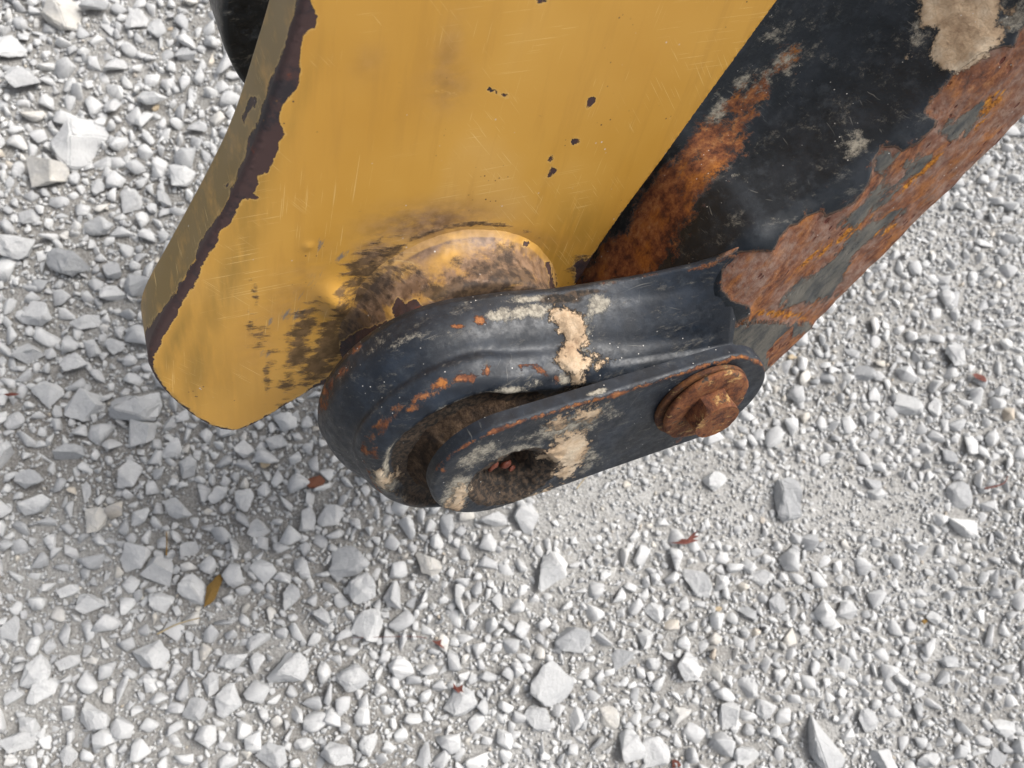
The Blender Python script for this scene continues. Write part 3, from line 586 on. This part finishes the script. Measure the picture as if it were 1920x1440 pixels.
# loose rust flakes in the recess
def flake(name, c, pts, h, mat, rot=0.):
    bm = bmesh.new(); lo = [bm.verts.new((x, y, 0)) for x, y in pts]; hi = [bm.verts.new((x * .8, y * .8, h * (1 + .4 * math.sin(i * 2.1)))) for i, (x, y) in enumerate(pts)]
    n = len(pts); bm.faces.new(lo[::-1]); bm.faces.new(hi)
    for i in range(n): bm.faces.new((lo[i], lo[(i + 1) % n], hi[(i + 1) % n], hi[i]))
    bmesh.ops.bevel(bm, geom=bm.edges[:], offset=.0004, segments=2, affect='EDGES', clamp_overlap=True)
    bmesh.ops.transform(bm, matrix=Matrix.Translation(c) @ Matrix.Rotation(R(rot), 4, 'Z') @ Matrix.Rotation(R(18), 4, 'X'), verts=bm.verts)
    me = bpy.data.meshes.new(name); bm.to_mesh(me); bm.free(); return link(name, me, mat, kp)
M_F = plain('red rust flake', (.11, .022, .012), (.22, .07, .04), .45)
for px, py, pts, h, rot in ((928, 884, [(-.006, -.001), (-.003, .0025), (.003, .003), (.006, .0005), (.002, -.002), (-.003, -.003)], .0022, 30), (950, 878, [(-.004, -.003), (-.002, .003), (.004, .003), (.005, -.001), (.001, -.004)], .003, -10), (962, 888, [(-.003, -.002), (0, .003), (.004, .001), (.002, -.003)], .002, 50)):
    q = P(px, py, -.006); flake('rust_flake', Vector((q[0], q[1], -.0105)), pts, h, M_F, rot)

# ------------------------------------------------------------------ round black boss behind the yellow arm
zb, cb, rb = -.30, np.array([.0265, .1350]), .0765
bs = root('link_boss', 'round black metal boss half hidden behind upper left of yellow arm', 'machine part', MACH)
V, F = lathe([(-.38, .060), (-.375, .073), (-.37, rb), (-.31, rb), (-.3035, rb - .0006), (-.3008, rb - .002), (-.3, rb - .0045), (-.3002, rb - .012), (-.3005, .045), (-.300, .02)], cb, 200, .0005, 40)
at = black_attrs(V, pale=[(470, 60, 30, 40, 0, .25)])
me = mesh('boss_drum', V, F, at); fix_normals(me); link('boss_drum', me, black_mat('black sooty paint', (.004, .005, .006), (.008, .010, .010)), bs)
V, F = lathe([(-.3003, .030), (-.294, .030), (-.292, .028), (-.292, .01)], cb, 60, .0003, 40)
me = mesh('pin_end', V, F); fix_normals(me); link('pin_end', me, M_R2, bs)

# ------------------------------------------------------------------ ground
def gh(x, y): return .006 * noise.fractal(Vector((x * 3.1, y * 3.1, 0)), 1, 2, 3) + .0016 * noise.fractal(Vector((x * 40, y * 40, 3)), .8, 2, 4)
X0, X1, Y0, Y1 = -1.0, 1.15, -.85, 1.35
corners = [ground_pt(x, y)[0] for x, y in ((0, 0), (1920, 0), (0, 1440), (1920, 1440))]
X0 = min(c.x for c in corners) - .12; X1 = max(c.x for c in corners) + .12; Y0 = min(c.y for c in corners) - .12; Y1 = max(c.y for c in corners) + .12
def axis(a, b, s):
    m = np.arange(a, b + s, s); o = [m]; step = s; lo, hi = [], []; p, q = m[0], m[-1]
    while p > -40: step *= 1.35; p -= step; lo.append(p); q += step; hi.append(q)
    return np.r_[lo[::-1], m, hi]
xs, ys = axis(X0, X1, .0055), axis(Y0, Y1, .0055)
V = [(x, y, gh(x, y)) for y in ys for x in xs]
def dens(x, y):                       # gravel thins out into dusty bare patches
    return noise.fractal(Vector((x * 4.2 + 5, y * 4.2, 0)), .9, 2, 3)
def bias(x, y):                        # coarse on the left, fine on the right
    return smooth(-.35, .45, x - .25 * y)
dusty = [float(np.clip(.75 * smooth(-.15, .35, dens(v[0], v[1])) + .75 * bias(v[0], v[1]) - .2, 0, 1)) if abs(v[0]) < 2 and abs(v[1]) < 2 else .5 for v in V]
ground = link('ground', mesh('ground', V, grid_faces(len(ys), len(xs), False), dict(dusty=dusty)), M_G, kind='structure')

def stone_mesh(k, sub=0):
    r_ = random.Random(100 + k); bm = bmesh.new()
    el = (1, r_.uniform(.62, .95), r_.uniform(.5, .8)); npt = r_.randint(9, 15)
    for _ in range(npt):
        v = Vector((r_.gauss(0, 1), r_.gauss(0, 1), r_.gauss(0, 1))).normalized() * r_.uniform(.86, 1.08); bm.verts.new((v.x * el[0], v.y * el[1], v.z * el[2]))
    bmesh.ops.convex_hull(bm, input=bm.verts); bmesh.ops.delete(bm, geom=[v for v in bm.verts if not v.link_faces], context='VERTS')
    bmesh.ops.dissolve_limit(bm, angle_limit=R(14), verts=bm.verts, edges=bm.edges)
    if sub:
        bmesh.ops.bevel(bm, geom=bm.edges[:], offset=r_.uniform(.02, .05), segments=2, affect='EDGES', clamp_overlap=True)
        bmesh.ops.triangulate(bm, faces=bm.faces); bmesh.ops.subdivide_edges(bm, edges=[e for e in bm.edges if e.calc_length() > .35], cuts=3, use_grid_fill=True)
        bmesh.ops.triangulate(bm, faces=bm.faces)
        for v in bm.verts: v.co += v.co.normalized() * (0.085 * noise.fractal(v.co * 2.0 + Vector((k * 7., 0, 0)), 1, 2, 3) + .035 * noise.fractal(v.co * 6 + Vector((k * 7., 0, 0)), 1, 2, 2))
    else:
        bmesh.ops.bevel(bm, geom=bm.edges[:], offset=.07, segments=1, affect='EDGES', clamp_overlap=True); bmesh.ops.triangulate(bm, faces=bm.faces)
    s = 1 / max(max(v.co.x for v in bm.verts) - min(v.co.x for v in bm.verts), 1e-6) 
    for v in bm.verts: v.co *= s
    me = bpy.data.meshes.new('stone'); bm.to_mesh(me); bm.free(); me.polygons.foreach_set('use_smooth', [bool(sub)] * len(me.polygons))
    if sub: me.set_sharp_from_angle(angle=R(21))
    return me
big_me = [stone_mesh(k, 1) for k in range(36)]
for m in big_me: m.materials.append(M_S)
med_me = [stone_mesh(200 + k, 0) for k in range(24)]
tiny_me = []
for k in range(14):
    r_ = random.Random(900 + k); bm = bmesh.new()
    for _ in range(9):
        v = Vector((r_.gauss(0, 1), r_.gauss(0, 1), r_.gauss(0, 1))).normalized(); bm.verts.new((v.x * .5, v.y * r_.uniform(.35, .48), v.z * .36))
    bmesh.ops.convex_hull(bm, input=bm.verts); bmesh.ops.delete(bm, geom=[v for v in bm.verts if not v.link_faces], context='VERTS'); bmesh.ops.triangulate(bm, faces=bm.faces)
    me = bpy.data.meshes.new('tiny'); bm.to_mesh(me); bm.free(); tiny_me.append(me)

# stones measured one by one: pixel x, y, length, width, angle (deg, anticlockwise)
BIG = [(1030, 1280, 88, 84, 0), (655, 1053, 80, 52, 15), (1035, 1075, 70, 84, 80), (680, 1105, 50, 62, 60), (540, 1250, 84, 74, 0), (285, 1228, 76, 60, -20), (278, 762, 58, 66, 80), (95, 742, 62, 44, 0), (160, 762, 64, 52, -30),
 (40, 465, 70, 48, 0), (45, 160, 70, 50, -10), (20, 105, 60, 60, -30), (85, 330, 76, 46, 0), (140, 490, 90, 50, -15), (130, 35, 60, 34, -15), (290, 190, 62, 40, 0), (155, 275, 66, 60, -30), (345, 335, 54, 40, 0), (245, 380, 50, 44, -30), (190, 425, 60, 46, 10),
 (15, 860, 44, 60, 80), (135, 855, 60, 46, 20), (65, 898, 70, 42, -10), (72, 945, 64, 44, 15), (262, 760, 50, 60, 80), (265, 812, 52, 44, 0), (245, 890, 56, 50, 60), (340, 955, 62, 50, -25), (255, 1045, 50, 58, 75), (300, 1075, 50, 52, 60), (365, 1108, 62, 50, 0), (185, 975, 44, 42, 0), (130, 1105, 40, 36, 0),
 (170, 1133, 62, 32, -5), (30, 1180, 44, 46, 60), (545, 1120, 40, 54, 70), (410, 925, 44, 36, 45), (485, 985, 44, 44, 0), (575, 975, 40, 50, 80), (460, 940, 34, 46, 80), (615, 965, 52, 46, 0), (690, 1170, 50, 66, 80), (664, 1268, 64, 52, 20), (745, 1115, 44, 50, 70),
 (75, 1260, 44, 66, 70), (130, 1238, 44, 40, 0), (185, 1340, 70, 56, -30), (75, 1295, 66, 34, 25), (45, 1385, 70, 50, 0), (60, 1355, 46, 44, 0), (440, 1235, 60, 44, 20), (430, 1310, 56, 66, 60), (490, 1205, 54, 28, 30), (480, 1245, 36, 42, 60), (397, 1285, 36, 48, 75), (370, 1330, 48, 46, 0),
 (865, 1315, 60, 50, -40), (1010, 1345, 60, 42, -15), (1075, 1345, 40, 40, 0), (1140, 1345, 44, 44, 60), (1070, 1195, 78, 54, -15), (1165, 1238, 46, 40, 0), (1285, 1250, 56, 44, -25), (1305, 1085, 42, 72, -60), (1225, 1150, 34, 38, 0), (1178, 1400, 64, 60, -30), (1225, 1410, 60, 66, -40), (1275, 1345, 44, 40, 0), (1400, 1290, 44, 48, -50), (1435, 1325, 40, 36, -20),
 (1535, 1385, 74, 110, -60), (1400, 1415, 56, 54, -30), (1362, 1340, 46, 42, 0), (1800, 985, 72, 50, -10), (1795, 930, 50, 56, 70), (1735, 845, 36, 28, -30), (1635, 905, 38, 32, -20), (1790, 668, 52, 38, 0), (1700, 760, 60, 34, -10), (1645, 930, 44, 34, 0), (1590, 1150, 42, 42, -20), (1460, 1135, 36, 44, 70), (1625, 1350, 46, 40, -30), (1660, 1425, 60, 44, -20), (1745, 1430, 60, 44, 0), (1880, 1360, 34, 42, -50), (1865, 1420, 36, 40, 0),
 (565, 1380, 0, 0, 0), (635, 1415, 66, 56, 0), (510, 1420, 60, 46, 0), (570, 1400, 40, 40, 0), (700, 1395, 42, 46, 60), (800, 1060, 60, 46, -20), (980, 975, 58, 52, 60), (925, 975, 60, 30, 0), (1340, 900, 50, 44, 0), (1480, 935, 50, 44, 0), (840, 970, 0, 0, 0), (355, 880, 46, 40, 60), (400, 860, 0, 0, 0), (460, 845, 40, 40, 0), (520, 830, 36, 44, 0),
 (180, 20, 56, 40, 0), (255, 45, 50, 36, 20), (300, 60, 40, 34, 0), (60, 220, 50, 30, 0), (215, 130, 48, 32, 20), (350, 110, 40, 30, 0), (370, 245, 40, 30, 0), (75, 590, 60, 44, 0), (165, 605, 56, 34, 10), (55, 655, 60, 44, 0), (215, 650, 44, 34, 0), (140, 690, 54, 40, -10), (30, 790, 40, 34, 0), (215, 560, 50, 38, 0)]
placed = []; cell = {}
CS = .03
def free(x, y, r, k):
    cx, cy = int(math.floor(x / CS)), int(math.floor(y / CS)); n = 2
    for i in range(cx - n, cx + n + 1):
        for j in range(cy - n, cy + n + 1):
            for (a, b_, c) in cell.get((i, j), ()):
                if (a - x) ** 2 + (b_ - y) ** 2 < ((c + r) * k) ** 2: return False
    return True
def put(x, y, r):
    placed.append((x, y, r)); cell.setdefault((int(math.floor(x / CS)), int(math.floor(y / CS))), []).append((x, y, r))
def flatrot(ang, r_): return Matrix.Rotation(ang, 3, 'Z') @ Matrix.Rotation(r_.uniform(-.35, .35), 3, 'X') @ Matrix.Rotation(r_.uniform(-.3, .3), 3, 'Y')
rr = random.Random(5); count = 0
def add_stone(x, y, d, asp, ang, me=None, tone=None):
    global count
    me = me or big_me[rr.randrange(len(big_me))]; o = bpy.data.objects.new('stone', me); COL.objects.link(o); o.parent = ground; o.color = (1, 1, 1, tone if tone is not None else rr.betavariate(2.6, 2.0))
    flip = rr.random() < .5
    M = Matrix.Rotation(ang, 4, 'Z') @ Matrix.Diagonal((d, d * asp, d * rr.uniform(.70, .95), 1)) @ (Matrix.Rotation(rr.choice((0, math.pi)), 4, 'X') @ Matrix.Rotation(rr.uniform(-.3, .3), 4, 'Y'))
    o.matrix_local = Matrix.Translation((x, y, gh(x, y) + d * (.20 - .10 * float(bias(x, y))))) @ M; put(x, y, d * .5 * (1 + asp) / 2); count += 1
SPECIAL = [(590, 903, .017), (400, 1107, .03)]
for px, py, sr in SPECIAL: q, _ = ground_pt(px, py); put(q.x, q.y, sr * .45)
for px, py, l_, w_, a in BIG:
    if not l_: continue
    q, dep = ground_pt(px, py); big, sm_ = max(l_, w_), min(l_, w_); ang = a if l_ >= w_ else a
    add_stone(q.x, q.y, big * dep / FPX * .95, max(.6, sm_ / big) * 1.25, R(a), tone=min(.93, max(.2, rr.gauss(.58, .2))))
tries = 0
while count < 300 and tries < 20000:
    tries += 1; x, y = rr.uniform(X0, X1), rr.uniform(Y0, Y1); b_ = float(bias(x, y))
    if rr.random() < b_ * .75 or dens(x, y) > .25: continue
    d = rr.uniform(.019, .029)
    if free(x, y, d * .5, 1.0): add_stone(x, y, d, rr.uniform(.7, 1.05), rr.uniform(0, 6.28))
print('stones', count, tries)

def joined(name, items, protos, parent):
    """many little stones as one mesh; items: x, y, z, d, tone"""
    P_ = []
    for m in protos:
        v = np.empty(len(m.vertices) * 3); m.vertices.foreach_get('co', v); m.calc_loop_triangles(); f = np.empty(len(m.loop_triangles) * 3, np.int32); m.loop_triangles.foreach_get('vertices', f); P_.append((v.reshape(-1, 3), f.reshape(-1, 3)))
    VV, FF, TT = [], [], []; off = 0
    for x, y, z, d, tone in items:
        v, f = P_[rng.integers(len(P_))]
        q = rng.normal(size=4) * np.array([1, .35, .35, 1]); q /= np.linalg.norm(q); a, b_, c, e = q
        Rm = np.array([[1 - 2 * (c * c + e * e), 2 * (b_ * c - a * e), 2 * (b_ * e + a * c)], [2 * (b_ * c + a * e), 1 - 2 * (b_ * b_ + e * e), 2 * (c * e - a * b_)], [2 * (b_ * e - a * c), 2 * (c * e + a * b_), 1 - 2 * (b_ * b_ + c * c)]])
        s = d * rng.uniform([.85, .8, .7], [1.15, 1.1, 1.05]); VV.append((v * s) @ Rm.T + (x, y, z)); FF.append(f + off); TT.append(np.full(len(v), tone)); off += len(v)
    VV = np.vstack(VV); FF = np.vstack(FF); me = bpy.data.meshes.new(name)
    me.vertices.add(len(VV)); me.vertices.foreach_set('co', VV.ravel()); me.loops.add(len(FF) * 3); me.loops.foreach_set('vertex_index', FF.ravel().astype(np.int32))
    me.polygons.add(len(FF)); me.polygons.foreach_set('loop_start', np.arange(0, len(FF) * 3, 3, dtype=np.int32)); me.update(calc_edges=True)
    at_ = me.attributes.new('tone', 'FLOAT', 'POINT'); at_.data.foreach_set('value', np.concatenate(TT).astype(np.float32)); me.validate()
    return link(name, me, M_SG, parent, kind='stuff', smooth_=False), len(FF)
med = []
for dmin, dmax, ntry, kk in ((.016, .024, 22000, .88), (.0115, .016, 30000, .82), (.0078, .0115, 50000, .76)):
    for _ in range(ntry):
        x, y = rr.uniform(X0, X1), rr.uniform(Y0, Y1); b_ = float(bias(x, y)); dn = dens(x, y)
        if rr.random() < (.82 if dmin > .015 else .5 if dmin > .011 else .15) * b_: continue
        if dn > .46 - .30 * rr.random() + .35 * (1 - b_) - .12 * b_ + (.3 if dmin < .01 else .12 if dmin < .015 else 0): continue
        d = rr.uniform(dmin, dmax)
        if free(x, y, d * .5, kk): put(x, y, d * .5); med.append((x, y, gh(x, y) + d * rr.uniform(.0, .24 - .12 * b_), d, min(1, max(0, rr.betavariate(3, 2.2)))))
print('medium', len(med)); o1, n1 = joined('gravel', med, med_me, ground)
GR = .001; NX, NY = int((X1 - X0) / GR) + 2, int((Y1 - Y0) / GR) + 2; occ = np.zeros((NX, NY), bool)
def mark(x, y, r_):
    i, j, k = int((x - X0) / GR), int((y - Y0) / GR), max(1, int(r_ / GR)); occ[max(0, i - k):i + k + 1, max(0, j - k):j + k + 1] = True
for x, y, r_ in placed: mark(x, y, r_ * .72)
tiny = []
for _ in range(75000):
    x, y = rr.uniform(X0, X1), rr.uniform(Y0, Y1); dn = dens(x, y)
    if rr.random() < smooth(.25, .85, dn) * .6: continue
    if occ[int((x - X0) / GR), int((y - Y0) / GR)]: continue
    d = rr.uniform(.0042, .0078); mark(x, y, d * .38); tiny.append((x, y, gh(x, y) + d * rr.uniform(.0, .3), d, min(1, max(0, rr.betavariate(2.8, 2.0)))))
for _ in range(80000):
    x, y = rr.uniform(X0, X1), rr.uniform(Y0, Y1)
    if occ[int((x - X0) / GR), int((y - Y0) / GR)]: continue
    d = .0018 + .0030 * rr.random() ** 1.6; tiny.append((x, y, gh(x, y) + d * rr.uniform(-.05, .35), d, min(1, max(0, rr.betavariate(2.8, 2.0)))))
o2, n2 = joined('grit', tiny, tiny_me, ground); print('tris', n1, n2)

# ------------------------------------------------------------------ small things lying on the gravel
def lump(name, px, py, size, mat, label, cat, rot=0., group=None, k=0, zz=.35):
    if name == 'pebble': group = 'odd coloured pebbles among the white gravel'
    q, _ = ground_pt(px, py); me = big_me[k].copy(); me.materials.clear(); me.materials.append(mat); o = link(name, me, None, None, label, cat, group)
    o.matrix_world = Matrix.Translation((q.x, q.y, gh(q.x, q.y) + size[2] * zz)) @ Matrix.Rotation(R(rot), 4, 'Z') @ Matrix.Diagonal((*size, 1)); return o
M_BR = plain('brown pebble', (.17, .055, .025), (.26, .10, .05), .4); M_TAN = plain('tan pebble', (.52, .40, .25), (.60, .50, .36), .8)
M_OC = plain('dry leaf', (.17, .095, .020), (.30, .18, .045), .8, 260); M_RED = plain('red leaf bits', (.11, .030, .022), (.20, .07, .05), .7, 300); M_ST = plain('straw', (.36, .28, .17), (.46, .38, .24), .8); M_BK = plain('dark pebble', (.03, .03, .035), (.07, .07, .075), .7)
lump('pebble', 590, 903, (.024, .016, .013), M_BR, 'glossy reddish brown pebble on the gravel just left of the black eye', 'pebble', -8, k=3)
lump('pebble', 500, 862, (.012, .011, .010), M_TAN, 'small cream pebble on the gravel below the tip of the yellow arm', 'pebble', 20, k=5)
lump('pebble', 1487, 672, (.012, .010, .009), M_TAN, 'small tan pebble beside the rusted lower edge of the black link', 'pebble', 0, k=6)
lump('pebble', 292, 203, (.011, .009, .009), M_TAN, 'small tan pebble on the gravel in the upper left', 'pebble', 40, k=7)
lump('pebble', 1343, 1143, (.011, .008, .007), M_TAN, 'small peach pebble among fine grit right of the bottom centre', 'pebble', 10, k=9)
lump('pebble', 1430, 1177, (.011, .010, .008), M_BK, 'small near black pebble among the fine grit lower right', 'pebble', 10, k=8)
lump('pebble', 1267, 1432, (.010, .009, .008), M_RED, 'small dark red berry like pebble at the bottom edge of the picture', 'pebble', 10, k=10)
lump('pebble', 1735, 1165, (.009, .007, .006), M_OC, 'small ochre pebble in the fine gravel at the lower right', 'pebble', 10, k=11)

def leaf(px, py, pts, mat, name, label, cat, rot=0., z=.008, curl=.0015, lift=.3):
    q, dep = ground_pt(px, py); s = dep / FPX; bm = bmesh.new(); n = len(pts)
    up = [bm.verts.new((x * s, y * s, curl * math.sin(x * .35) + curl)) for x, y in pts]; dn = [bm.verts.new((x * s, y * s, curl * math.sin(x * .35) + curl - .0007)) for x, y in pts]
    bm.faces.new(up); bm.faces.new(dn[::-1])
    for i in range(n): bm.faces.new((up[i], dn[i], dn[(i + 1) % n], up[(i + 1) % n]))
    bmesh.ops.recalc_face_normals(bm, faces=bm.faces)
    me = bpy.data.meshes.new(name); bm.to_mesh(me); bm.free(); o = link(name, me, mat, None, label, cat, smooth_=False)
    o.matrix_world = Matrix.Translation((q.x, q.y, gh(q.x, q.y) + z)) @ Matrix.Rotation(R(rot), 4, 'Z') @ Matrix.Rotation(lift * .4, 4, 'X'); return o
lump('dry_seed_pod', 401, 1110, (.036, .018, .010), M_OC, 'ochre brown dried seed pod on the white gravel at lower left', 'seed pod', 62, k=12, zz=.9)
branch = [(-30, -2), (-12, 0), (-4, 5), (4, 4), (16, 14), (26, 20), (19, 11), (30, 10), (16, 4), (28, 2), (10, -3), (0, -5), (-10, -4)]
leaf(1278, 1016, branch, M_RED, 'leaf_scrap', 'reddish dry twiggy leaf scrap on pale grit right of the stained pin end', 'leaf', 0, .010)
leaf(1828, 712, [(-16, 6), (-6, 9), (6, 3), (14, -4), (10, -8), (0, -5), (-10, -1)], M_RED, 'leaf_scrap', 'short reddish brown leaf scrap on the gravel at the far right', 'leaf', 0, .008)
leaf(820, 1206, [(-10, 6), (0, 5), (8, 8), (6, 0), (14, -10), (4, -4), (-4, 0)], M_RED, 'leaf_scrap', 'dark maroon pointed leaf scrap on bare dust near the bottom centre', 'leaf', 0, .006)
leaf(35, 745 + 0, [(-14, 3), (0, 4), (12, 0), (4, -3), (-8, -2)], M_RED, 'leaf_scrap', 'thin dark red leaf scrap among coarse stones at the left edge', 'leaf', 10, .012)
leaf(858, 1290, [(-12, 8), (-2, 2), (6, 12), (8, 2), (16, -6), (2, -5), (-8, -2)], M_RED, 'leaf_scrap', 'grey brown forked leaf scrap left of the large round white stone', 'leaf', -20, .008)
def stalk(px, name, label, mat, r, z=.010, cat='twig'):
    pts = [ground_pt(x, y)[0] for x, y in px]; pts = [Vector((p.x, p.y, gh(p.x, p.y) + z)) for p in pts]; c = chaikin([tuple(p) for p in pts], 2); V = []; n = 6
    for i, p in enumerate(c):
        d = Vector(c[min(i + 1, len(c) - 1)]) - Vector(c[max(i - 1, 0)]); s = d.cross(Vector((0, 0, 1))).normalized(); u = s.cross(d).normalized(); rad = r * (1 - .55 * i / len(c))
        for j in range(n): a = 2 * math.pi * j / n; V.append(tuple(Vector(p) + s * math.cos(a) * rad + u * math.sin(a) * rad))
    F = grid_faces(len(c), n, True); F += [tuple(range(n)), tuple(len(V) - n + i for i in range(n))]
    me = mesh(name, V, F); fix_normals(me); return link(name, me, mat, None, label, cat)
stalk([(300, 1188), (330, 1172), (350, 1165), (378, 1158)], 'straw', 'pale dry straw lying across the gravel at lower left', M_ST, .0011)
stalk([(318, 1042), (319, 1020), (318, 998)], 'twig', 'short upright brown twig scrap between stones above the ochre seed pod', M_OC, .0009)
stalk([(1835, 918), (1855, 914), (1872, 908), (1878, 895)], 'twig', 'curved reddish brown twig on the gravel at the right edge', M_RED, .0011)
stalk([(1072, 922), (1080, 912), (1092, 898)], 'straw', 'short tan straw poking out below the keeper plate', M_ST, .0009, .03)
stalk([(770, 1300), (800, 1196), (780, 1192)][1:] + [(660, 1195)], 'rootlet', 'thin dark rootlet lying on the dust near the bottom centre', M_RED, .0004)
